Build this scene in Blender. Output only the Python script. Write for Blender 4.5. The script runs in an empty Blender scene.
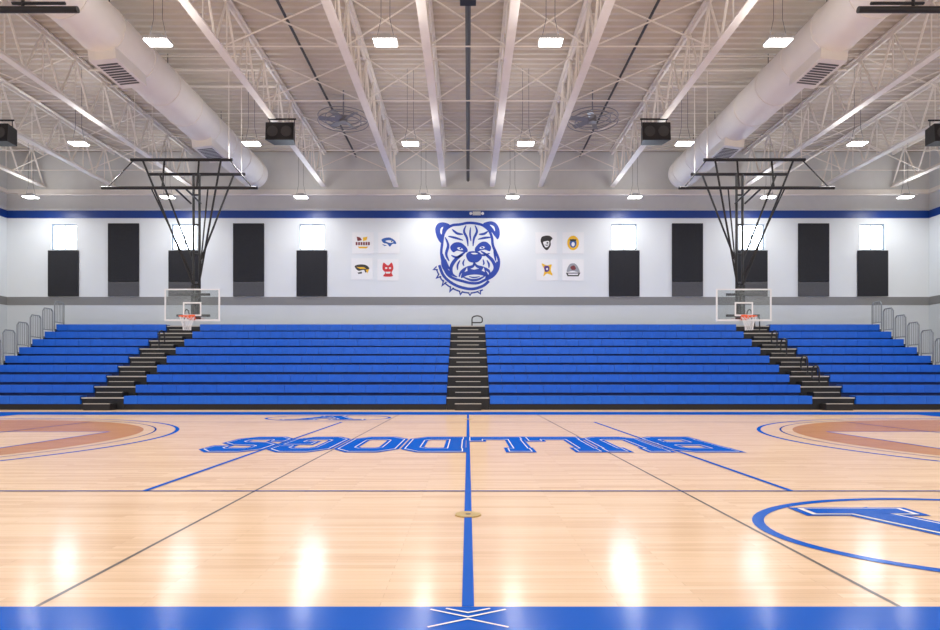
import bpy, bmesh, math, random
from mathutils import Vector
random.seed(3)
scene = bpy.context.scene
try:
    scene.view_settings.view_transform = 'Standard'
except Exception: pass

# ------------------------------------------------------------ materials
def mat(name, col, rough=0.5, metal=0.0, noise=0.0, nscale=3.0, emis=None, estr=0, coat=0, spec=None, bump=0):
    m = bpy.data.materials.new(name); m.use_nodes = True
    nt = m.node_tree; b = nt.nodes['Principled BSDF']
    b.inputs['Base Color'].default_value = (*col, 1)
    b.inputs['Roughness'].default_value = rough
    b.inputs['Metallic'].default_value = metal
    if coat: b.inputs['Coat Weight'].default_value = coat
    if spec is not None: b.inputs['Specular IOR Level'].default_value = spec
    if emis:
        b.inputs['Emission Color'].default_value = (*emis, 1)
        b.inputs['Emission Strength'].default_value = estr
    if noise or bump:
        tc = nt.nodes.new('ShaderNodeTexCoord'); n = nt.nodes.new('ShaderNodeTexNoise')
        n.inputs['Scale'].default_value = nscale; n.inputs['Detail'].default_value = 4
        nt.links.new(tc.outputs['Object'], n.inputs['Vector'])
        if noise:
            r = nt.nodes.new('ShaderNodeValToRGB')
            r.color_ramp.elements[0].position = 0.3; r.color_ramp.elements[1].position = 0.7
            r.color_ramp.elements[0].color = (*[c*(1-noise) for c in col], 1)
            r.color_ramp.elements[1].color = (*[min(1, c*(1+noise)) for c in col], 1)
            nt.links.new(n.outputs['Fac'], r.inputs['Fac']); nt.links.new(r.outputs['Color'], b.inputs['Base Color'])
        if bump:
            bp = nt.nodes.new('ShaderNodeBump'); bp.inputs['Strength'].default_value = bump
            nt.links.new(n.outputs['Fac'], bp.inputs['Height']); nt.links.new(bp.outputs['Normal'], b.inputs['Normal'])
    return m

def satin(nt, colsock, col, rough, lo, hi):
    # lacquered court finish: diffuse base under a soft satin topcoat
    L = nt.links.new
    nt.nodes.remove(nt.nodes['Principled BSDF'])
    out = [n for n in nt.nodes if n.type == 'OUTPUT_MATERIAL'][0]
    d = nt.nodes.new('ShaderNodeBsdfDiffuse'); g = nt.nodes.new('ShaderNodeBsdfGlossy'); x = nt.nodes.new('ShaderNodeMixShader')
    g.inputs['Roughness'].default_value = rough; g.inputs['Color'].default_value = (1, 1, 1, 1)
    if colsock is not None: L(colsock, d.inputs['Color'])
    else: d.inputs['Color'].default_value = (*col, 1)
    lw = nt.nodes.new('ShaderNodeLayerWeight'); lw.inputs['Blend'].default_value = .5
    p = nt.nodes.new('ShaderNodeMath'); p.operation = 'POWER'; p.inputs[1].default_value = 2.0
    r = nt.nodes.new('ShaderNodeMapRange'); r.inputs['To Min'].default_value = lo; r.inputs['To Max'].default_value = hi
    L(lw.outputs['Facing'], p.inputs[0]); L(p.outputs[0], r.inputs['Value']); L(r.outputs[0], x.inputs[0])
    L(d.outputs[0], x.inputs[1]); L(g.outputs[0], x.inputs[2]); L(x.outputs[0], out.inputs['Surface'])

FL_ROUGH, FL_LO, FL_HI = .165, .04, .30
def wood(name, c1, c2):
    m = bpy.data.materials.new(name); m.use_nodes = True
    nt = m.node_tree; L = nt.links.new
    tc = nt.nodes.new('ShaderNodeTexCoord')
    br = nt.nodes.new('ShaderNodeTexBrick')
    br.inputs['Scale'].default_value = 1; br.inputs['Brick Width'].default_value = 1.1
    br.inputs['Row Height'].default_value = 0.057; br.inputs['Mortar Size'].default_value = 0.0008
    br.inputs['Color1'].default_value = (*c1, 1); br.inputs['Color2'].default_value = (*c2, 1)
    br.inputs['Mortar'].default_value = (*[c*0.6 for c in c2], 1)
    br.offset = 0.37; br.inputs['Bias'].default_value = -0.2
    L(tc.outputs['Object'], br.inputs['Vector'])
    mp = nt.nodes.new('ShaderNodeMapping'); mp.inputs['Scale'].default_value = (1.2, 18, 1)
    L(tc.outputs['Object'], mp.inputs['Vector'])
    n = nt.nodes.new('ShaderNodeTexNoise'); n.inputs['Scale'].default_value = 1.5; n.inputs['Detail'].default_value = 5
    L(mp.outputs['Vector'], n.inputs['Vector'])
    r = nt.nodes.new('ShaderNodeValToRGB')
    r.color_ramp.elements[0].color = (.86, .83, .80, 1); r.color_ramp.elements[1].color = (1.05, 1.05, 1.05, 1)
    L(n.outputs['Fac'], r.inputs['Fac'])
    mx = nt.nodes.new('ShaderNodeMix'); mx.data_type = 'RGBA'; mx.blend_type = 'MULTIPLY'
    mx.inputs['Factor'].default_value = 1
    L(br.outputs['Color'], mx.inputs[6]); L(r.outputs['Color'], mx.inputs[7])
    satin(nt, mx.outputs[2], None, FL_ROUGH, FL_LO, FL_HI)
    return m
def paint(name, col):
    m = bpy.data.materials.new(name); m.use_nodes = True
    satin(m.node_tree, None, col, FL_ROUGH, FL_LO*.6, FL_HI*.6); return m

M = {}
M['maple'] = wood('maple_floor', (.78, .565, .385), (.66, .455, .295))
M['stain'] = wood('stained_maple', (.55, .27, .12), (.46, .21, .09))
M['paintblue'] = paint('court_paint_blue', (.001, .085, .46))
M['paintnavy'] = paint('court_paint_navy', (.006, .05, .25))
M['paintgray'] = paint('court_line_gray', (.16, .14, .13))
M['paintwhite'] = paint('court_paint_white', (.80, .78, .74))
M['brass'] = mat('brass_cover', (.50, .35, .12), .4, .5)
M['wall'] = mat('wall_paint_white', (.74, .79, .82), .55, noise=.015, nscale=.6)
M['walllow'] = mat('wall_paint_gray', (.62, .67, .71), .55, noise=.02, nscale=.6)
M['wallup'] = mat('wall_upper_panel', (.68, .69, .68), .5, noise=.02)
M['gray'] = mat('band_gray', (.22, .225, .23), .5)
M['stripe'] = mat('band_blue', (.004, .045, .27), .4)
M['deck'] = mat('roof_deck_paint', (.67, .61, .535), .6, noise=.05, nscale=1)
M['steel'] = mat('joist_paint', (.91, .86, .79), .5, noise=.03, nscale=2)
M['duct'] = mat('duct_paint', (.91, .875, .82), .5, noise=.02, nscale=2)
M['black'] = mat('black_steel', (.012, .012, .014), .4)
M['dark'] = mat('dark_pipe', (.05, .05, .055), .4)
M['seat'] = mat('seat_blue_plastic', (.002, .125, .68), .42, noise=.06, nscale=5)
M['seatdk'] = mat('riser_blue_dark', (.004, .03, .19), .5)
M['tread'] = mat('bleacher_deck', (.07, .07, .075), .5, noise=.1)
M['rise'] = mat('aisle_riser_black', (.01, .01, .012), .5)
M['nose'] = mat('step_nosing', (.55, .51, .46), .5)
M['railgray'] = mat('rail_gray', (.28, .31, .33), .4, .2)
M['fabric'] = mat('acoustic_fabric_black', (.018, .019, .024), .9, noise=.3, nscale=60)
M['fabric2'] = mat('acoustic_fabric_charcoal', (.09, .092, .10), .9, noise=.2, nscale=60)
M['frame'] = mat('window_frame_gray', (.22, .27, .32), .4)
M['white'] = mat('white_enamel', (.82, .82, .82), .35)
M['orange'] = mat('rim_orange', (.85, .12, .02), .4)
M['net'] = mat('net_white', (.85, .85, .83), .7)
M['lens'] = mat('lamp_lens', (1, 1, 1), .4, emis=(1, .99, .97), estr=14)
M['fix'] = mat('lamp_housing', (.55, .55, .55), .4)
M['fan'] = mat('fan_gray', (.30, .30, .31), .4, .3)
M['louver'] = mat('louver_dark', (.10, .095, .09), .5)
M['mblue'] = mat('mural_blue', (.003, .045, .37), .45)
M['poster'] = mat('poster_vinyl', (.84, .86, .88), .25)
M['pred'] = mat('print_red', (.60, .02, .03), .4)
M['pgold'] = mat('print_gold', (.85, .50, .02), .4)
M['pmar'] = mat('print_maroon', (.18, .02, .03), .4)
M['ppur'] = mat('print_purple', (.08, .03, .25), .4)
M['pblk'] = mat('print_black', (.02, .02, .02), .4)
M['pblu'] = mat('print_blue', (.02, .10, .38), .4)
M['pgry'] = mat('print_gray', (.30, .32, .36), .4)

def glassmat(name, tint, gl=.12):
    m = bpy.data.materials.new(name); m.use_nodes = True
    nt = m.node_tree; nt.nodes.clear()
    o = nt.nodes.new('ShaderNodeOutputMaterial'); t = nt.nodes.new('ShaderNodeBsdfTransparent')
    g = nt.nodes.new('ShaderNodeBsdfGlossy'); x = nt.nodes.new('ShaderNodeMixShader')
    t.inputs['Color'].default_value = (*tint, 1); g.inputs['Roughness'].default_value = .05
    x.inputs[0].default_value = gl
    nt.links.new(t.outputs[0], x.inputs[1]); nt.links.new(g.outputs[0], x.inputs[2]); nt.links.new(x.outputs[0], o.inputs[0])
    return m
M['glass'] = glassmat('window_glass', (.97, .98, 1), .06)
M['board'] = glassmat('backboard_glass', (.86, .88, .88), .10)

# ------------------------------------------------------------ mesh builder
class MB:
    def __init__(s): s.v = []; s.f = []; s.m = []; s.keys = []
    def k(s, key):
        if key not in s.keys: s.keys.append(key)
        return s.keys.index(key)
    def add(s, vs, fs, key):
        o = len(s.v); s.v += [tuple(p) for p in vs]
        i = s.k(key)
        for f in fs: s.f.append([o+a for a in f]); s.m.append(i)
    def box(s, x0, x1, y0, y1, z0, z1, key):
        if x0 > x1: x0, x1 = x1, x0
        vs = [(x0,y0,z0),(x1,y0,z0),(x1,y1,z0),(x0,y1,z0),(x0,y0,z1),(x1,y0,z1),(x1,y1,z1),(x0,y1,z1)]
        s.add(vs, [(0,3,2,1),(4,5,6,7),(0,1,5,4),(1,2,6,5),(2,3,7,6),(3,0,4,7)], key)
    def tube(s, p0, p1, r, key, n=8, r1=None):
        p0 = Vector(p0); p1 = Vector(p1); d = (p1-p0).normalized()
        a = d.orthogonal().normalized(); b = d.cross(a); r1 = r if r1 is None else r1
        vs = [p0+(a*math.cos(t)+b*math.sin(t))*r for t in [2*math.pi*i/n for i in range(n)]]
        vs += [p1+(a*math.cos(t)+b*math.sin(t))*r1 for t in [2*math.pi*i/n for i in range(n)]]
        fs = [(i, (i+1) % n, n+(i+1) % n, n+i) for i in range(n)] + [tuple(range(n))[::-1], tuple(range(n, 2*n))]
        s.add(vs, fs, key)
    def path(s, pts, r, key, n=6):
        for a, b in zip(pts[:-1], pts[1:]): s.tube(a, b, r, key, n)
    def poly(s, pts, key): s.add(pts, [tuple(range(len(pts)))], key)
    def ribbon(s, pts, w, fn, key, closed=False, taper=False):
        P = [Vector(p) for p in pts]; n = len(P); L = []; R = []
        for i in range(n):
            if closed: a = P[(i-1) % n]; c = P[(i+1) % n]
            else: a = P[max(i-1, 0)]; c = P[min(i+1, n-1)]
            b = P[i]
            d1 = (b-a).normalized() if (b-a).length > 1e-9 else (c-b).normalized()
            d2 = (c-b).normalized() if (c-b).length > 1e-9 else d1
            n1 = Vector((-d1.y, d1.x)); n2 = Vector((-d2.y, d2.x)); nn = n1+n2
            nn = nn.normalized() if nn.length > 1e-6 else n1
            k = 1/max(.5, nn.dot(n1)); ww = w/2*k
            if taper: ww *= (0.25+0.75*math.sin(math.pi*(i+.5)/n))
            L.append(fn(b+nn*ww)); R.append(fn(b-nn*ww))
        rng = range(n) if closed else range(n-1)
        s.add(L+R, [(i, n+i, n+(i+1) % n, (i+1) % n) for i in rng], key)
    def build(s, name, smooth=False, bevel=0, loc=None, parent=None):
        me = bpy.data.meshes.new(name)
        me.from_pydata(s.v, [], s.f)
        for k in s.keys: me.materials.append(M[k])
        me.polygons.foreach_set('material_index', s.m)
        me.update()
        ob = bpy.data.objects.new(name, me); scene.collection.objects.link(ob)
        if loc: ob.location = loc
        if parent: ob.parent = parent
        if smooth:
            me.shade_smooth() if hasattr(me, 'shade_smooth') else None
            try: me.set_sharp_from_angle(angle=math.radians(40))
            except Exception: pass
        if bevel:
            md = ob.modifiers.new('bevel', 'BEVEL'); md.width = bevel; md.segments = 2; md.limit_method = 'ANGLE'
        return ob

def dup(ob, name, loc):
    o = ob.copy(); o.name = name; o.location = loc; scene.collection.objects.link(o); return o

def cr(pts, closed=False, n=6):
    out = []; N = len(pts); P = [Vector(p) for p in pts]
    for i in range(N if closed else N-1):
        if closed: p0, p1, p2, p3 = P[(i-1) % N], P[i], P[(i+1) % N], P[(i+2) % N]
        else: p0, p1, p2, p3 = P[max(i-1,0)], P[i], P[i+1], P[min(i+2,N-1)]
        for j in range(n):
            t = j/n
            out.append(.5*((2*p1)+(p2-p0)*t+(2*p0-5*p1+4*p2-p3)*t*t+(3*p1-p0-3*p2+p3)*t**3))
    if not closed: out.append(P[-1])
    return out

# ------------------------------------------------------------ room
XW, YB, YF, ZT = 20.3, 27.3, -8.0, 11.0
WINX = [-17.8, -12.5, -6.87, 6.87, 12.5, 17.8]; WZ0, WZ1, WW = 6.69, 7.83, 1.12

b = MB(); b.box(-XW-.3, XW+.3, YF-.3, YB+.3, -.2, 0, 'maple'); b.build('floor')

b = MB()
b.box(-XW-.3, XW+.3, YB, YB+.3, 0, 4.3, 'walllow')
b.box(-XW-.3, XW+.3, YB, YB+.3, 4.3, WZ0, 'wall')
b.box(-XW-.3, XW+.3, YB, YB+.3, WZ1, 8.2, 'wall')
b.box(-XW-.3, XW+.3, YB, YB+.3, 8.2, ZT, 'wallup')
xs = [-XW-.3]+[v for c in WINX for v in (c-WW/2, c+WW/2)]+[XW+.3]
for i in range(0, len(xs), 2): b.box(xs[i], xs[i+1], YB, YB+.3, WZ0, WZ1, 'wall')
b.build('wall_back')
for sx, nm in ((-1, 'wall_left'), (1, 'wall_right')):
    b = MB(); x0, x1 = sx*XW, sx*(XW+.3)
    b.box(x0, x1, YF, YB, 0, 4.3, 'walllow'); b.box(x0, x1, YF, YB, 4.3, 8.2, 'wall'); b.box(x0, x1, YF, YB, 8.2, ZT, 'wallup')
    b.build(nm)
b = MB(); b.box(-XW-.3, XW+.3, YF-.3, YF, 0, 8.2, 'wall'); b.box(-XW-.3, XW+.3, YF-.3, YF, 8.2, ZT, 'wallup'); b.build('wall_front')

def band(z0, z1, key, d, name):
    b = MB()
    b.box(-XW+.001, XW-.001, YB-d, YB-.001, z0, z1, key)
    b.box(-XW+.001, -XW+d, YF+.01, YB-d, z0, z1, key); b.box(XW-d, XW-.001, YF+.01, YB-d, z0, z1, key)
    b.build(name)
band(4.26, 4.62, 'gray', .012, 'trim_1')
band(8.09, 8.42, 'stripe', .02, 'trim_2')
band(8.50, 8.56, 'wallup', .05, 'trim_3')
band(9.15, 9.32, 'steel', .12, 'trim_4')

for i, c in enumerate(WINX):
    b = MB(); t = .05
    x0, x1 = c-WW/2+.002, c+WW/2-.002; z0, z1 = WZ0+.002, WZ1-.002; y0, y1 = YB+.06, YB+.14
    b.box(x0, x0+t, y0, y1, z0, z1, 'frame'); b.box(x1-t, x1, y0, y1, z0, z1, 'frame')
    b.box(x0+t, x1-t, y0, y1, z0, z0+t, 'frame'); b.box(x0+t, x1-t, y0, y1, z1-t, z1, 'frame')
    b.box(c-.015, c+.015, y0, y1, z0+t, z1-t, 'frame')
    b.box(x0+t, x1-t, y0+.03, y0+.04, z0+t, z1-t, 'glass')
    b.build('window_%d' % (i+1))

# corrugated roof deck (ceiling)
b = MB(); ys = []; y = YF-.3; p = .30
while y < YB+.3:
    ys += [(y, ZT), (y+p*.35, ZT), (y+p*.5, ZT+.09), (y+p*.85, ZT+.09)]; y += p
vs = [(-XW-.3, a, z) for a, z in ys]+[(XW+.3, a, z) for a, z in ys]; n = len(ys)
b.add(vs, [(i, i+1, n+i+1, n+i) for i in range(n-1)], 'deck')
b.box(-XW-.3, XW+.3, YF-.3, YB+.3, ZT+.15, ZT+.25, 'deck')
b.build('ceiling')

# ------------------------------------------------------------ joists
JX = [-18.6, -15.5, -12.1, -6.3, -3.15, -1.05, 1.05, 3.15, 6.3, 12.1, 15.5, 18.6]
b = MB(); J0, J1 = YF+.05, YB-.14
b.box(-.11, .11, J0, J1, 9.40, 9.44, 'steel')
b.box(-.035, -.015, J0, J1, 9.44, 9.53, 'steel'); b.box(.015, .035, J0, J1, 9.44, 9.53, 'steel')
b.box(-.10, .10, J0, J1, 10.93, 10.98, 'steel'); b.box(-.035, .035, J0, J1, 10.82, 10.93, 'steel')
np_ = 24; st = (J1-J0)/np_
for i in range(np_):
    a = J0+i*st
    b.tube((0, a, 9.46), (0, a+st/2, 10.9), .034, 'steel', 6)
    b.tube((0, a+st/2, 10.9), (0, a+st, 9.46), .034, 'steel', 6)
    b.tube((0, a+st/2, 9.46), (0, a+st/2, 10.85), .018, 'steel', 6)
j0 = b.build('roof_joist', loc=(JX[0], 0, 0))
for x in JX[1:]: dup(j0, 'roof_joist', (x, 0, 0))

b = MB()
BY = [-5, -1, 3, 6.2, 9.4, 12.6, 15.8, 18.9, 23, 25.2]
for yy in BY:
    for xa, xb in zip(JX[:-1], JX[1:]):
        if xb-xa > 5:
            b.tube((xa, yy, 10.86), (xb, yy, 10.86), .02, 'steel', 6); continue
        b.tube((xa, yy, 9.48), (xb, yy, 10.86), .02, 'steel', 6)
        b.tube((xa, yy+.06, 10.86), (xb, yy+.06, 9.48), .02, 'steel', 6)
        b.tube((xa, yy, 9.5), (xb, yy, 9.5), .018, 'steel', 6)
b.build('joist_bridging')

for sx in (-1, 1):
    b = MB(); b.tube((sx*13.8, J0, 9.9), (sx*13.8, J1, 9.9), .04, 'steel', 8); b.build('sprinkler_pipe', smooth=True)
    b = MB(); b.tube((sx*4.9, J0, 10.75), (sx*4.9, J1, 10.75), .04, 'dark', 8); b.build('electrical_conduit', smooth=True)
b = MB(); b.tube((-19.5, 26.9, 9.02), (19.5, 26.9, 9.02), .05, 'steel', 8); b.build('sprinkler_pipe', smooth=True)

b = MB()
b.tube((0, 2, 9.72), (0, J1, 9.72), .07, 'dark', 10)
for yy in (5, 9, 13, 17, 21, 25): b.tube((0, yy, 9.7), (0, yy, 10.98), .015, 'dark', 6)
b.box(-.18, .18, 13.5, 14.0, 9.45, 9.85, 'black')
b.build('divider_curtain_track')

# ------------------------------------------------------------ ducts
for sx in (-1, 1):
    b = MB(); r = .62; cx, cz = sx*9.2, 9.80
    b.tube((cx, YF+.1, cz), (cx, 26.6, cz), r, 'duct', 40)
    y = -7
    while y < 26.5:
        b.tube((cx, y, cz), (cx, y+.05, cz), r+.02, 'duct', 40); y += 1.5
    for yy in (4.5, 10.4, 16.2, 22.0):
        dx, dz = -sx*math.cos(math.radians(84)), -math.sin(math.radians(84))
        tx, tz = -dz, dx
        def P(a, h, q): return (cx+dx*h+tx*a, q, cz+dz*h+tz*a)
        vs = [P(a, h, q) for h in (.40, .82) for a in (-.34, .34) for q in (yy-.75, yy+.75)]
        b.add(vs, [(0,1,3,2),(4,6,7,5),(0,4,5,1),(2,3,7,6),(0,2,6,4),(1,5,7,3)], 'duct')
        for kk in range(9):
            q = yy-.55+kk*.125
            b.add([P(-.26,.825,q),P(.26,.825,q),P(.26,.825,q+.08),P(-.26,.825,q+.08)], [(0,1,2,3)], 'louver')
    for yy in BY: b.tube((cx, yy+.1, cz+r-.02), (cx, yy+.1, 10.98), .012, 'dark', 6)
    b.build('air_duct', smooth=True)

# ------------------------------------------------------------ high bay lights
b = MB()
b.box(-.27, .27, -.17, .17, .03, .09, 'fix'); b.box(-.12, .12, -.1, .1, .09, .17, 'fix')
b.box(-.25, .25, -.15, .15, .005, .03, 'lens')
b.tube((-.2, 0, .09), (-.1, 0, .55), .006, 'dark', 5); b.tube((.2, 0, .09), (.1, 0, .55), .006, 'dark', 5)
b.tube((-.1, 0, .55), (-.1, 0, 2.43), .006, 'dark', 5); b.tube((.1, 0, .55), (.1, 0, 2.43), .006, 'dark', 5)
hb = None
def lamp(name, e, sx, sy):
    l = bpy.data.lights.new(name, 'AREA'); l.shape = 'RECTANGLE'; l.size = sx; l.size_y = sy; l.energy = e; l.color = (1, .985, .97); return l
ld = lamp('lamp', 114, .5, .3); ld2 = lamp('lamp_dim', 58, .5, .3); lfill = lamp('ceiling_fill', 15, .5, .3)
for yy in (25.8, 19.9, 13.9, 7.9, 1.9, -4.1):
    for xx in (-18.2, -12.5, -6.95, -1.85, 1.85, 6.95, 12.5, 18.2):
        if hb is None: hb = b.build('high_bay_light', loc=(xx, yy, 8.55)); o = hb
        else: o = dup(hb, 'high_bay_light', (xx, yy, 8.55))
        l = bpy.data.objects.new('lamp', ld2 if yy > 25 else ld); scene.collection.objects.link(l); l.parent = o; l.location = (0, 0, -.005)
        l = bpy.data.objects.new('ceiling_fill', lfill); scene.collection.objects.link(l); l.parent = o; l.location = (0, 0, .18); l.rotation_euler = (math.pi, 0, 0)  # added fill aimed upward to brighten deck and joists, not a fixture part

# ------------------------------------------------------------ speakers
b = MB()
vs = [(-.45,-.3,0),(.45,-.3,0),(.34,.3,.05),(-.34,.3,.05),(-.45,-.25,.58),(.45,-.25,.58),(.34,.3,.58),(-.34,.3,.58)]
b.add(vs, [(0,3,2,1),(4,5,6,7),(0,1,5,4),(1,2,6,5),(2,3,7,6),(3,0,4,7)], 'black')
b.tube((-.22,-.305,.28),(-.22,-.29,.28), .17, 'dark', 24); b.tube((.22,-.305,.28),(.22,-.29,.28), .17, 'dark', 24)
b.tube((-.4, 0, .55), (-.4, 0, .78), .015, 'black'); b.tube((.4, 0, .55), (.4, 0, .78), .015, 'black')
b.tube((-.45, 0, .78), (.45, 0, .78), .03, 'black')
s0 = b.build('speaker', loc=(-6.0, 20, 8.62), bevel=.01)
dup(s0, 'speaker', (6.0, 20, 8.62)); dup(s0, 'speaker', (-15.1, 20, 8.58)); dup(s0, 'speaker', (15.3, 20, 8.58))

# ------------------------------------------------------------ fans
b = MB()
b.tube((0,0,.02),(0,0,.22), .14, 'fan', 20); b.tube((0,0,.2),(0,0,1.13), .025, 'fan')
for i in range(6):
    a = i*math.pi/3+.2; c, s_ = math.cos(a), math.sin(a); w = .09
    vs = [(c*q-s_*e*w, s_*q+c*e*w, .1+e*.03+dz) for dz in (0,.015) for q in (.12,.82) for e in (-1,1)]
    b.add(vs, [(0,1,3,2),(4,6,7,5),(0,4,5,1),(2,3,7,6),(0,2,6,4),(1,5,7,3)], 'fan')
for rr in (.86, .6):
    pts = [(rr*math.cos(t), rr*math.sin(t), .03) for t in [2*math.pi*i/40 for i in range(41)]]
    b.path(pts, .016, 'fan'); b.path([(x, y, .2) for x, y, z in pts], .016, 'fan')
f0 = b.build('ceiling_fan', loc=(-4.3, 21.4, 9.85)); dup(f0, 'ceiling_fan', (4.3, 21.4, 9.85))

# ------------------------------------------------------------ bleachers
NR, RISE, RUN, Z0, Y0 = 9, .357, .725, .46, 20.4
def sect(xa, xb):
    b = MB()
    for k in range(NR):
        y = Y0+k*RUN; z = Z0+k*RISE
        nm = max(1, round((xb-xa)/.457)); w = (xb-xa)/nm
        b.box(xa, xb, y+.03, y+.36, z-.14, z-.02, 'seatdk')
        for i in range(nm):
            b.box(xa+i*w+.004, xa+(i+1)*w-.004, y, y+.38, z-.265, z, 'seat')
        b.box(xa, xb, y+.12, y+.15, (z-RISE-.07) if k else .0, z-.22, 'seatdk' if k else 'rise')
        ye = y+RUN+.12 if k < NR-1 else y+.8
        b.box(xa, xb, y+.37, ye, z-.11, z-.07, 'tread')
    b.box(xa, xb, Y0+.08, Y0+.12, 0, .2, 'rise')
    yl = Y0+(NR-1)*RUN
    b.box(xa, xb, yl+.76, yl+.80, 0, Z0+(NR-1)*RISE-.11, 'rise')
    for xx in (xa+.001, xb-.02):
        for k in range(NR):
            b.box(xx, xx+.02, Y0+k*RUN+.15, Y0+(k+1)*RUN, 0, Z0+k*RISE-.12, 'rise')
    return b.build('bleacher_section')
HA = .72; AX = 12.05; XE = 17.4
for xa, xb in ((-XE, -AX-HA), (-AX+HA, -HA), (HA, AX-HA), (AX+HA, XE)): sect(xa, xb)

def aisle(cx, rows):
    b = MB(); xa, xb = cx-HA+.01, cx+HA-.01
    for k in range(NR):
        y = Y0+k*RUN; z = Z0+k*RISE-.07
        b.box(xa, xb, y+.08, y+RUN+.08, 0 if k == 0 else z-RISE-.03, z, 'rise')
        b.box(xa, xb, y+.06, y+RUN+.06, z, z+.015, 'tread')
        b.box(xa, xb, y+.05, y+.10, z-.02, z+.02, 'nose')
        zz = z-RISE/2; s = .30
        b.box(xa+.28, xb-.28, y-s, y+.08, (0 if k == 0 else z-RISE+.012), zz, 'rise')
        b.box(xa+.28, xb-.28, y-s-.01, y-s+.04, zz-.01, zz+.012, 'nose')
    for k in rows:
        y = Y0+k*RUN; z = Z0+k*RISE-.055
        if cx == 0:
            fx = lambda a, h: (cx+a+.02, y+.3, z+h*.62)
        else:
            fx = lambda a, h: (cx, y+a, z+h)
        pts = [fx(.15, 0), fx(.15, .52)]
        for i in range(0, 9):
            a = math.pi-math.pi*i/8
            pts.append(fx(.37+.22*math.cos(a), .52+.2*math.sin(a)))
        pts += [fx(.59, .32), fx(.52, .25), fx(.15, .25)]
        b.path(pts, .026, 'black', 8)
        p0 = fx(.15, 0); b.tube(p0, (p0[0], p0[1], p0[2]+.02), .06, 'black', 12)
    b.build('bleacher_aisle_steps')
aisle(-AX, (5, 8)); aisle(0, (8,)); aisle(AX, (1, 2, 4, 5, 7, 8))

for sx in (-1, 1):
    b = MB(); X = sx*(XE+.06)
    for k in range(1, NR):
        y = Y0+k*RUN-.02; z = Z0+k*RISE; h = .98; ya, yb = y, y+RUN-.12
        b.path([(X, ya, z-.25), (X, ya, z+h-.12), (X, ya+.1, z+h), (X, yb-.08, z+h), (X, yb, z+h-.1), (X, yb, z-.25), (X, ya, z-.25)], .024, 'railgray', 8)
        b.tube((X, ya, z+.1), (X, yb, z+.1), .018, 'railgray')
        for i in range(1, 6):
            q = ya+(yb-ya)*i/6; b.tube((X, q, z+.1), (X, q, z+h), .012, 'railgray', 6)
        b.box(X-.015, X+.015, ya+.03, yb-.03, 0, z-.2, 'rise')
    b.build('bleacher_end_rail', smooth=True)

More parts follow.
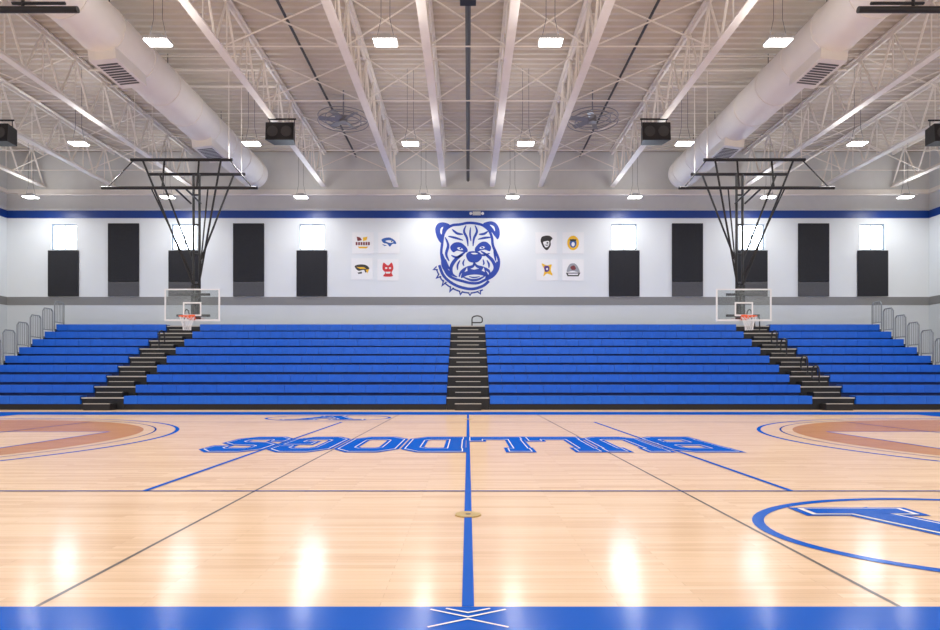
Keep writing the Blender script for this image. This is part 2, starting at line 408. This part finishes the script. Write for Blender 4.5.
# ------------------------------------------------------------ basketball hoops
for sx in (-1, 1):
    c = sx*9.12; b = MB(); yb = 20.5; z0, z1 = 2.93, 4.0; hw = .915
    b.box(c-hw+.03, c+hw-.03, yb, yb+.012, z0+.03, z1-.03, 'board')
    fr = .045
    b.box(c-hw, c+hw, yb-.01, yb+.03, z1-fr, z1, 'white'); b.box(c-hw, c+hw, yb-.015, yb+.035, z0, z0+.06, 'white')
    b.box(c-hw, c-hw+fr, yb-.01, yb+.03, z0+.06, z1-fr, 'white'); b.box(c+hw-fr, c+hw, yb-.01, yb+.03, z0+.06, z1-fr, 'white')
    for a, d, e, g in ((-.305,.305,3.10,3.15),(-.305,.305,3.51,3.56),(-.305,-.255,3.15,3.51),(.255,.305,3.15,3.51)):
        b.box(c+a, c+d, yb-.003, yb-.001, e, g, 'white')
    rc = yb-.15-.23; R = .232
    pts = [(c+R*math.cos(t), rc+R*math.sin(t), 3.05) for t in [2*math.pi*i/32 for i in range(33)]]
    b.path(pts, .018, 'orange', 8)
    b.box(c-.12, c+.12, yb-.16, yb-.01, 3.0, 3.055, 'orange'); b.box(c-.1, c+.1, yb-.03, yb-.012, 2.96, 3.14, 'orange')
    N = 12
    def np2(i, l):
        rr = [R, .19, .15, .125, .12][l]; t = 2*math.pi*(i+.5*(l % 2))/N
        return (c+rr*math.cos(t), rc+rr*math.sin(t), 3.04-l*.11)
    for l in range(4):
        for i in range(N):
            b.tube(np2(i, l), np2(i, l+1), .006, 'net', 4); b.tube(np2(i, l), np2(i-1 if l % 2 == 0 else i+1, l+1), .006, 'net', 4)
    ym = yb+.28
    b.box(c-.55, c+.55, yb+.05, yb+.11, 3.78, 3.86, 'black'); b.box(c-.55, c+.55, yb+.05, yb+.11, 3.08, 3.16, 'black')
    b.box(c-.09, c-.03, yb+.10, ym, 3.0, 4.15, 'black'); b.box(c+.03, c+.09, yb+.10, ym, 3.0, 4.15, 'black')
    for q in (-.1, .1): b.tube((c+q, ym+.05, 3.0), (c+q, ym+.05, 7.9), .042, 'black', 10)
    for q in (3.3, 4.2, 5.2, 6.2, 7.2): b.tube((c-.1, ym+.05, q), (c+.1, ym+.05, q), .03, 'black', 8)
    b.tube((c-1.62, 19.75, 8.0), (c+1.62, 19.75, 8.0), .05, 'black', 10)
    b.tube((c-2.46, 19.6, 7.06), (c+2.46, 19.6, 7.06), .05, 'black', 10)
    b.tube((c-1.62, ym+.07, 7.9), (c+1.62, ym+.07, 7.9), .05, 'black', 10)
    for q in (-1.25, 1.25):
        b.tube((c+q, 19.75, 8.0), (c+q*.08, ym, 4.2), .033, 'black')
        b.tube((c+q*.72, 19.6, 7.06), (c+q*.1, ym, 4.5), .024, 'black')
        b.tube((c+q, ym+.07, 7.9), (c+q*.1, ym+.07, 5.0), .033, 'black')
    for q in (-.55, .55):
        b.tube((c+q, 19.6, 7.06), (c+q, 19.75, 8.0), .03, 'black'); b.tube((c+q*.3, 19.6, 7.06), (c+q*.3, ym, 6.9), .03, 'black')
    for q in (-1.5, 1.5):
        b.tube((c+q, 19.75, 8.0), (c+q, 19.75, 10.86), .013, 'steel'); b.tube((c+q, ym+.07, 7.9), (c+q, ym+.07, 10.86), .013, 'steel')
    for q in (-2.3, 2.3): b.tube((c+q, 19.6, 7.06), (c+q*.66, 19.75, 8.0), .02, 'black')
    b.tube((c-2.95, 19.75, 10.86), (c+2.95, 19.75, 10.86), .04, 'steel'); b.tube((c-2.95, ym+.07, 10.86), (c+2.95, ym+.07, 10.86), .04, 'steel')
    b.build('basketball_hoop', smooth=True)
    b = MB()
    b.tube((sx*7.36, 11.7, 8.0), (sx*13.0, 11.7, 8.0), .06, 'black', 10)
    for q in (8.4, 12.1): b.tube((sx*q, 11.7, 8.0), (sx*q, 11.7, 10.86), .03, 'black')
    b.tube((sx*7.6, 11.7, 8.12), (sx*8.6, 11.7, 8.12), .03, 'black')
    b.build('hoop_support_bar', smooth=True)

# ------------------------------------------------------------ acoustic panels, posters, exit sign
def wbox(name, x0, x1, z0, z1, d, key, split=None):
    b = MB()
    if split:
        b.box(x0, x1, YB-d, YB-.001, split, z1, key); b.box(x0, x1, YB-d, YB-.001, z0, split-.01, 'fabric2')
    else: b.box(x0, x1, YB-d, YB-.001, z0, z1, key)
    return b.build(name, bevel=.01)
for c in (-9.65, 9.65, -15.15, 15.2):
    wbox('acoustic_panel', c-.68, c+.68, 4.64, 7.85, .06, 'fabric', 5.28)
for c in WINX:
    wbox('acoustic_panel', c-.67, c+.67, 4.64, 6.66, .06, 'fabric', 5.28 if abs(c) > 12 and abs(c) < 13 else None)

def W(u0, z0, s, e):
    return lambda p: (u0+p[0]*s, YB-e, z0-p[1]*s)
def ell(cx, cy, a, bb, n=24): return [(cx+a*math.cos(2*math.pi*i/n), cy+bb*math.sin(2*math.pi*i/n)) for i in range(n)]
K = .04403
def poster(px, py, kind):
    cx = px*K; cz = 1.05+(378-py)*K; h = .47
    b = MB(); b.box(cx-h, cx+h, YB-.014, YB-.001, cz-h, cz+h, 'poster')
    f1 = W(cx, cz, .04, .017); f2 = W(cx, cz, .04, .020); f3 = W(cx, cz, .04, .023)
    F = lambda pts, key, f=f1: b.poly([f(p) for p in pts], key)
    if kind == 0:
        F([(-7,-7),(-3,-6),(-1,-3),(-6,-2)], 'pmar'); F([(0,-6),(5,-7),(4,-3),(0,-2)], 'pgold')
        for i in range(6): F([(-8+i*2.7,-1),(-6+i*2.7,-1),(-6+i*2.7,2.5),(-8+i*2.7,2.5)], 'pmar')
        F([(-6,4),(6,4),(4,6),(-4,6)], 'pgold')
    elif kind == 1:
        F(cr([(-8,-4),(0,-6),(6,-3),(8,1),(4,1),(1,4),(-2,1),(-6,0)], True), 'pblu'); F(cr([(-4,-2),(1,-3),(5,-1),(1,0)], True), 'poster', f2); F(ell(3,-1.6,.8,.6), 'pblk', f3)
        F([(-8,1),(-2,3),(-5,3.4)], 'pblu')
    elif kind == 2:
        F(cr([(-8,-3),(-2,-5),(5,-4),(8,0),(4,4),(2,1),(-4,2)], True), 'pblk'); F([(-6,-2),(2,-2),(5,0),(-2,0)], 'pgold', f2); F([(4,1),(8,0),(6,5)], 'pgold', f2)
        F([(-5,4),(0,3),(0,5),(-4,5.5)], 'pblk')
    elif kind == 3:
        F(cr([(-5,-8),(0,-5),(4,-8),(6,-2),(4,3),(5,7),(-5,7),(-3,3),(-6,-1)], True), 'pred'); F(ell(-2,-2,1.3,1), 'poster', f2); F(ell(2.2,-2,1.3,1), 'poster', f2); F([(-3,2),(3,2),(2,4),(-2,4)], 'poster', f2)
    elif kind == 4:
        F(cr([(-6,-3),(-4,-7),(3,-8),(7,-5),(5,-2),(5,3),(1,8),(-3,5),(-5,1)], True), 'pblk'); F(cr([(-3,-1),(3,-2),(3,3),(0,5),(-2,3)], True), 'poster', f2); F(ell(1.5,0,1.2,.9), 'pblk', f3); F([(-2,2),(3,2),(1,3.4)], 'pblk', f3)
    elif kind == 5:
        F(ell(0,0,6.5,8), 'pgold'); F(ell(0,.5,3.8,4.8), 'pblu', f2); F([(-4,-4),(4,-4),(3,-2),(-3,-2)], 'pblk', f3); F(ell(0,1.5,1.8,2.4), 'poster', f3)
    elif kind == 6:
        F(cr([(-6,-7),(0,-5),(5,-6),(4,0),(6,6),(0,4),(-4,7),(-3,0)], True), 'pgold'); F(cr([(-3,-4),(2,-4),(2,1),(-2,2)], True), 'ppur', f2); F(ell(0,-1,1,1.2), 'poster', f3)
    else:
        F(cr([(-7,2),(-4,-6),(2,-7),(6,-2),(7,3),(0,1)], True), 'pgry'); F(cr([(-3,-3),(1,-5),(3,-1),(-1,0)], True), 'pmar', f2)
        F([(-8,3),(8,3),(6,7),(-6,7)], 'pblk'); F([(-6,4),(6,4),(5,5.6),(-5,5.6)], 'poster', f2)
    b.build('team_poster')
for kind, (px, py) in enumerate(((-105,243),(-79,243),(-106,269),(-80,270),(78,243),(105,243),(79,270),(105,270))): poster(px, py, kind)

b = MB()
b.box(.2, .56, YB-.10, YB-.021, 8.2, 8.36, 'fix'); b.tube((.12, YB-.08, 8.28), (.12, YB-.16, 8.25), .06, 'white', 14); b.tube((.64, YB-.08, 8.28), (.64, YB-.16, 8.25), .06, 'white', 14)
b.box(.1,.66, YB-.09, YB-.07, 8.26, 8.29, 'fix')
b.build('emergency_light')

# ------------------------------------------------------------ bulldog mural
b = MB(); S = .0437
m1 = lambda p: ((p[0]-35)*S, YB-.004, 8.03-p[1]*S)
m2 = lambda p: ((p[0]-35)*S, YB-.007, 8.03-p[1]*S)
m3 = lambda p: ((p[0]-35)*S, YB-.010, 8.03-p[1]*S)
def fill(pts, key='mblue', f=m1, sm=True):
    b.poly([f(p) for p in (cr(pts, True, 5) if sm else pts)], key)
def stk(pts, w, key='mblue', f=m2, closed=False, taper=True):
    b.ribbon(cr(pts, closed, 6), w, f, key, closed, taper and not closed)
head = [(10,16),(13,10),(19,6),(27,5),(35,3.5),(43,4),(50,6),(56,11),(59,18),(60,26),(63,33),(66,41),(65,50),(60,57),(52,61),(45,64),(37,64),(29,62),(22,60),(15,56),(11,49),(9,41),(8,33),(9,24)]
stk(head, 2.6, closed=True)
fill([(17,6),(11,3),(5,4),(2,9),(3,16),(6,22),(9,24),(10,18),(13,12)])
fill([(10,7.5),(7.5,9),(7,13),(8.5,15),(9,11)], 'wall', m2)
fill([(50,5),(56,2),(62,3),(66,8),(67,15),(65,20),(62,17),(58,12)])
fill([(57,5.5),(60.5,6.5),(62,9),(62,12),(60,9)], 'wall', m2)
fill([(17,28),(21,23.5),(28,23.5),(34,29),(34,33),(29,32.5),(24,31.5),(20,33)])
fill([(42,29),(47,23.5),(53,22.5),(58,27),(57,32),(52,30.5),(47,31.5),(43,33)])
fill([(24,28.8),(27,28),(30,30.4),(26.5,30.8)], 'wall', m2); fill([(46.5,28.8),(49.5,27),(52,28.2),(49,29.8)], 'wall', m2)
fill(ell(27.4,29.3,1.0,1.0,8), 'mblue', m3, False); fill(ell(49.2,28.4,1.0,1.0,8), 'mblue', m3, False)
for pts, w in (
    ([(33,6),(31,12),(34,19),(35,27)],2.4), ([(42,6),(44,12),(41,19),(40,27)],2.4), ([(37.5,8),(37,15),(38,22)],1.8),
    ([(19,10),(24,14),(30,15)],2.4), ([(15,17),(22,18.5),(30,21)],2.2), ([(55,12),(51,14.5),(46,15)],2.4), ([(58,18),(52,18.5),(45,20)],2.2),
    ([(12,18),(15,26),(13,35),(16,42)],2.8), ([(18,36),(23,38),(30,36)],2.0), ([(45,35),(51,36),(57,34)],2.0),
    ([(33,32),(28,36),(22,41),(18,48),(19,55),(24,58)],3.6), ([(48,32),(54,36),(60,42),(62,49),(58,55)],3.4),
    ([(41,43),(40,47),(34,49),(28,53),(26,58)],3.2), ([(41,43),(44,47),(50,49),(56,52),(57,57)],3.2),
    ([(27,41),(24.5,46),(24.5,51)],2.0), ([(54,41),(56,45),(56,49)],2.0), ([(31.5,40),(30,44),(31,47)],1.7), ([(50,40),(51,44),(50,46)],1.6),
    ([(30,58),(38,61),(45,60.5),(52,57)],2.6), ([(12,40),(14,46),(17,51)],2.4), ([(61,30),(62,36),(63,42)],2.2), ([(36,57.5),(41,58.5),(47,57.5)],1.4)):
    stk(pts, w)
fill([(33,36),(36,32.5),(42,32),(47,33.5),(49,38),(45.5,42.5),(41,43.5),(35.5,42)])
fill([(38,34),(42,33.6),(45,34.6),(41,35.2)], 'wall', m2)
fill([(30,52),(36,49.5),(41,50.5),(48,49.5),(54,53),(55,58),(48,56),(41,55.5),(34,56.5),(28,59)])
fill([(31.5,53),(34.5,51.8),(34,48.2)], 'wall', m3, False); fill([(48.8,51.6),(52,53),(50.8,48.2)], 'wall', m3, False)
fill([(9,34),(13,43),(15,50),(21,57),(13,54),(8,46)]); fill([(64,42),(60,51),(52,59),(61,57),(66,50)])
stk([(6,46),(10,56),(17,63),(27,68),(39,70),(50,67),(56,62)], 2.8, taper=False)
stk([(3,50),(8,60),(16,67.5),(27,72.5),(39,74),(50,71)], 1.4, taper=False)
for px, py, dx, dy in ((4,49,-5,2),(7,56,-5,4),(12,62,-4,6),(19,68,-3,6),(28,72,-1,5),(37,73.5,0,4),(46,72,2,4)):
    n_ = Vector((-dy, dx)).normalized()*2.5
    fill([(px+n_.x, py+n_.y), (px+dx, py+dy), (px-n_.x, py-n_.y)], 'mblue', m2, False)
    fill([(px+n_.x*.35, py+n_.y*.35), (px+dx*.5, py+dy*.5), (px-n_.x*.35, py-n_.y*.35)], 'wall', m3, False)
b.build('bulldog_mural')

# ------------------------------------------------------------ court markings
CY = 10.25
def fl(e): return lambda p: (p[0], p[1], e)
g1, g2, g3, g4 = fl(.0015), fl(.003), fl(.0045), fl(.006)
b = MB()
def rect(x0, x1, y0, y1, key, f=g2): b.poly([f((x0,y0)), f((x1,y0)), f((x1,y1)), f((x0,y1))], key)
HWd = 7.41
for s in (-1, 1):
    ya = CY+s*HWd
    rect(-15, 15, min(ya, ya+s*1.5), max(ya, ya+s*1.5), 'paintblue')
    rect(min(s*12.8, s*15), max(s*12.8, s*15), CY-HWd+.001, CY+HWd-.001, 'paintblue')
    rect(-9.0, 9.0, CY+s*4.5-.02, CY+s*4.5+.02, 'paintnavy', fl(.0034))
    rect(s*3.0-.028, s*3.0+.028, CY-4.5, CY+4.5, 'paintblue', fl(.0041))
    rect(s*1.98-.012, s*1.98+.012, CY-HWd, CY+HWd, 'paintgray', g1)
    rect(s*9-.025, s*9+.025, CY-4.5, CY+4.5, 'paintnavy', fl(.0052))
    hx = s*11.23
    arc = [(hx-s*math.cos(t)*5.2, CY+math.sin(t)*5.2) for t in [math.pi*(-.5+i/48) for i in range(49)]]
    b.poly([g1(p) for p in [(s*12.8, CY-5.2)]+arc+[(s*12.8, CY+5.2)]], 'stain')
    for R_, w, key in ((5.82,.075,'paintblue'), (5.42,.035,'paintnavy')):
        arc = [(s*12.8, CY-R_)]+[(hx-s*math.cos(t)*R_, CY+math.sin(t)*R_) for t in [math.pi*(-.5+i/64) for i in range(65)]]+[(s*12.8, CY+R_)]
        b.ribbon(arc, w, fl(.0025), key)
    rect(min(s*7.0,s*12.8), max(s*7.0,s*12.8), CY-1.83, CY+1.83, 'maple', fl(.0028))
    b.ribbon([(s*12.8,CY-1.83),(s*7.0,CY-1.83),(s*7.0,CY+1.83),(s*12.8,CY+1.83)], .05, g3, 'paintblue')
rect(-.028, .028, CY-HWd, CY+HWd, 'paintblue', fl(.0038))
rect(-12.8, 12.8, 17.0, 17.03, 'paintgray', g1)
def logo(sg, cx, cy):
    def T(e): return lambda p: (cx+sg*p[0], cy+sg*p[1], e)
    b.ribbon(ell(0,0,1.60,1.15,72), .08, T(.003), 'paintblue', True)
    legs = [[(-.58,-.62),(-.02,.78)], [(.58,-.62),(.02,.78)], [(-.36,-.12),(.36,-.12)], [(-.96,-.64),(-.26,-.64)], [(.26,-.64),(.96,-.64)], [(-.25,.74),(.25,.74)]]
    for w, e, key, ex in ((.42,.003,'paintblue',.12),(.32,.0052,'paintwhite',.06),(.26,.0074,'paintblue',.02)):
        for q, l in enumerate(legs):
            a, c = Vector(l[0]), Vector(l[1]); d = (c-a).normalized()*ex
            b.ribbon([a-d, c+d], w if abs(l[0][1]-l[1][1]) > .1 else w*.7, T(e+q*.0003), key)
logo(-1, 3.66, 4.22); logo(1, -3.66, 2*CY-4.22)
for q, pts in enumerate(([(-.17,2.80),(0,2.71),(.17,2.80)], [(-.17,2.60),(0,2.69),(.17,2.60)], [(-.10,2.81),(0,2.76),(.10,2.81)])):
    b.ribbon(pts, .012, fl(.006+q*.0002), 'paintwhite')
b.build('court_markings')

LET = {
 'B': [([(0,0),(0,1)],0),([(-.12,0),(.55,0),(.7,.10),(.7,.42),(.58,.5),(.7,.58),(.7,.90),(.55,1),(-.12,1)],0),([(0,.5),(.58,.5)],0)],
 'U': [([(0,1),(0,.10),(.15,0),(.55,0),(.7,.10),(.7,1)],0),([(-.13,1),(.16,1)],0),([(.54,1),(.83,1)],0)],
 'L': [([(0,1),(0,0),(.72,0),(.72,.25)],0),([(-.13,1),(.2,1)],0),([(-.13,0),(.1,0)],0)],
 'D': [([(0,0),(0,1)],0),([(-.12,0),(.52,0),(.7,.14),(.7,.86),(.52,1),(-.12,1)],0)],
 'O': [([(.17,0),(.53,0),(.7,.14),(.7,.86),(.53,1),(.17,1),(0,.86),(0,.14)],1)],
 'G': [([(.7,.70),(.7,.87),(.53,1),(.17,1),(0,.86),(0,.14),(.17,0),(.53,0),(.7,.14),(.7,.45),(.36,.45)],0)],
 'S': [([(.7,.72),(.7,.88),(.55,1),(.15,1),(0,.88),(0,.63),(.15,.53),(.55,.47),(.7,.37),(.7,.12),(.55,0),(.15,0),(0,.12),(0,.28)],0)],
}
b = MB(); HX, SY, STEP = .90, 1.85, .985; X0 = 3.74; YT = 8.98+.98*SY
for i, ch in enumerate('BULLDOGS'):
    def T(e): return lambda p: (X0-i*STEP-p[0], YT-p[1]*SY, e)
    for w, e, key in ((.33,.0045,'paintblue'),(.225,.006,'paintwhite'),(.195,.0075,'paintblue')):
        for q, (pts, cl) in enumerate(LET[ch]):
            P2 = [Vector((u*HX, v*.94+.02)) for u, v in pts]
            if not cl:
                ex = (w-.19)/2
                P2[0] = P2[0]+(P2[0]-P2[1]).normalized()*ex; P2[-1] = P2[-1]+(P2[-1]-P2[-2]).normalized()*ex
            b.ribbon(P2, w, T(e+q*.0003), key, bool(cl))
b.build('bulldogs_lettering')

b = MB()
b.tube((0, 4.75, 0), (0, 4.75, .009), .10, 'brass', 28); b.tube((0, 4.75, .009), (0, 4.75, .011), .02, 'dark', 16)
c0 = b.build('floor_sleeve_cover'); dup(c0, 'floor_sleeve_cover', (0, 11.0, 0))

# ------------------------------------------------------------ world + camera
w = bpy.data.worlds.new('sky'); scene.world = w; w.use_nodes = True
bg = w.node_tree.nodes['Background']; bg.inputs['Color'].default_value = (.78, .89, 1, 1); bg.inputs['Strength'].default_value = 18

cam = bpy.data.cameras.new('camera'); co = bpy.data.objects.new('camera', cam); scene.collection.objects.link(co)
co.location = (0, 0, 1.05); co.rotation_euler = (math.radians(90), 0, 0)
cam.sensor_width = 36; cam.lens = 620/940*36; cam.shift_x = .0021; cam.shift_y = 63/940
cam.clip_end = 200; scene.camera = co
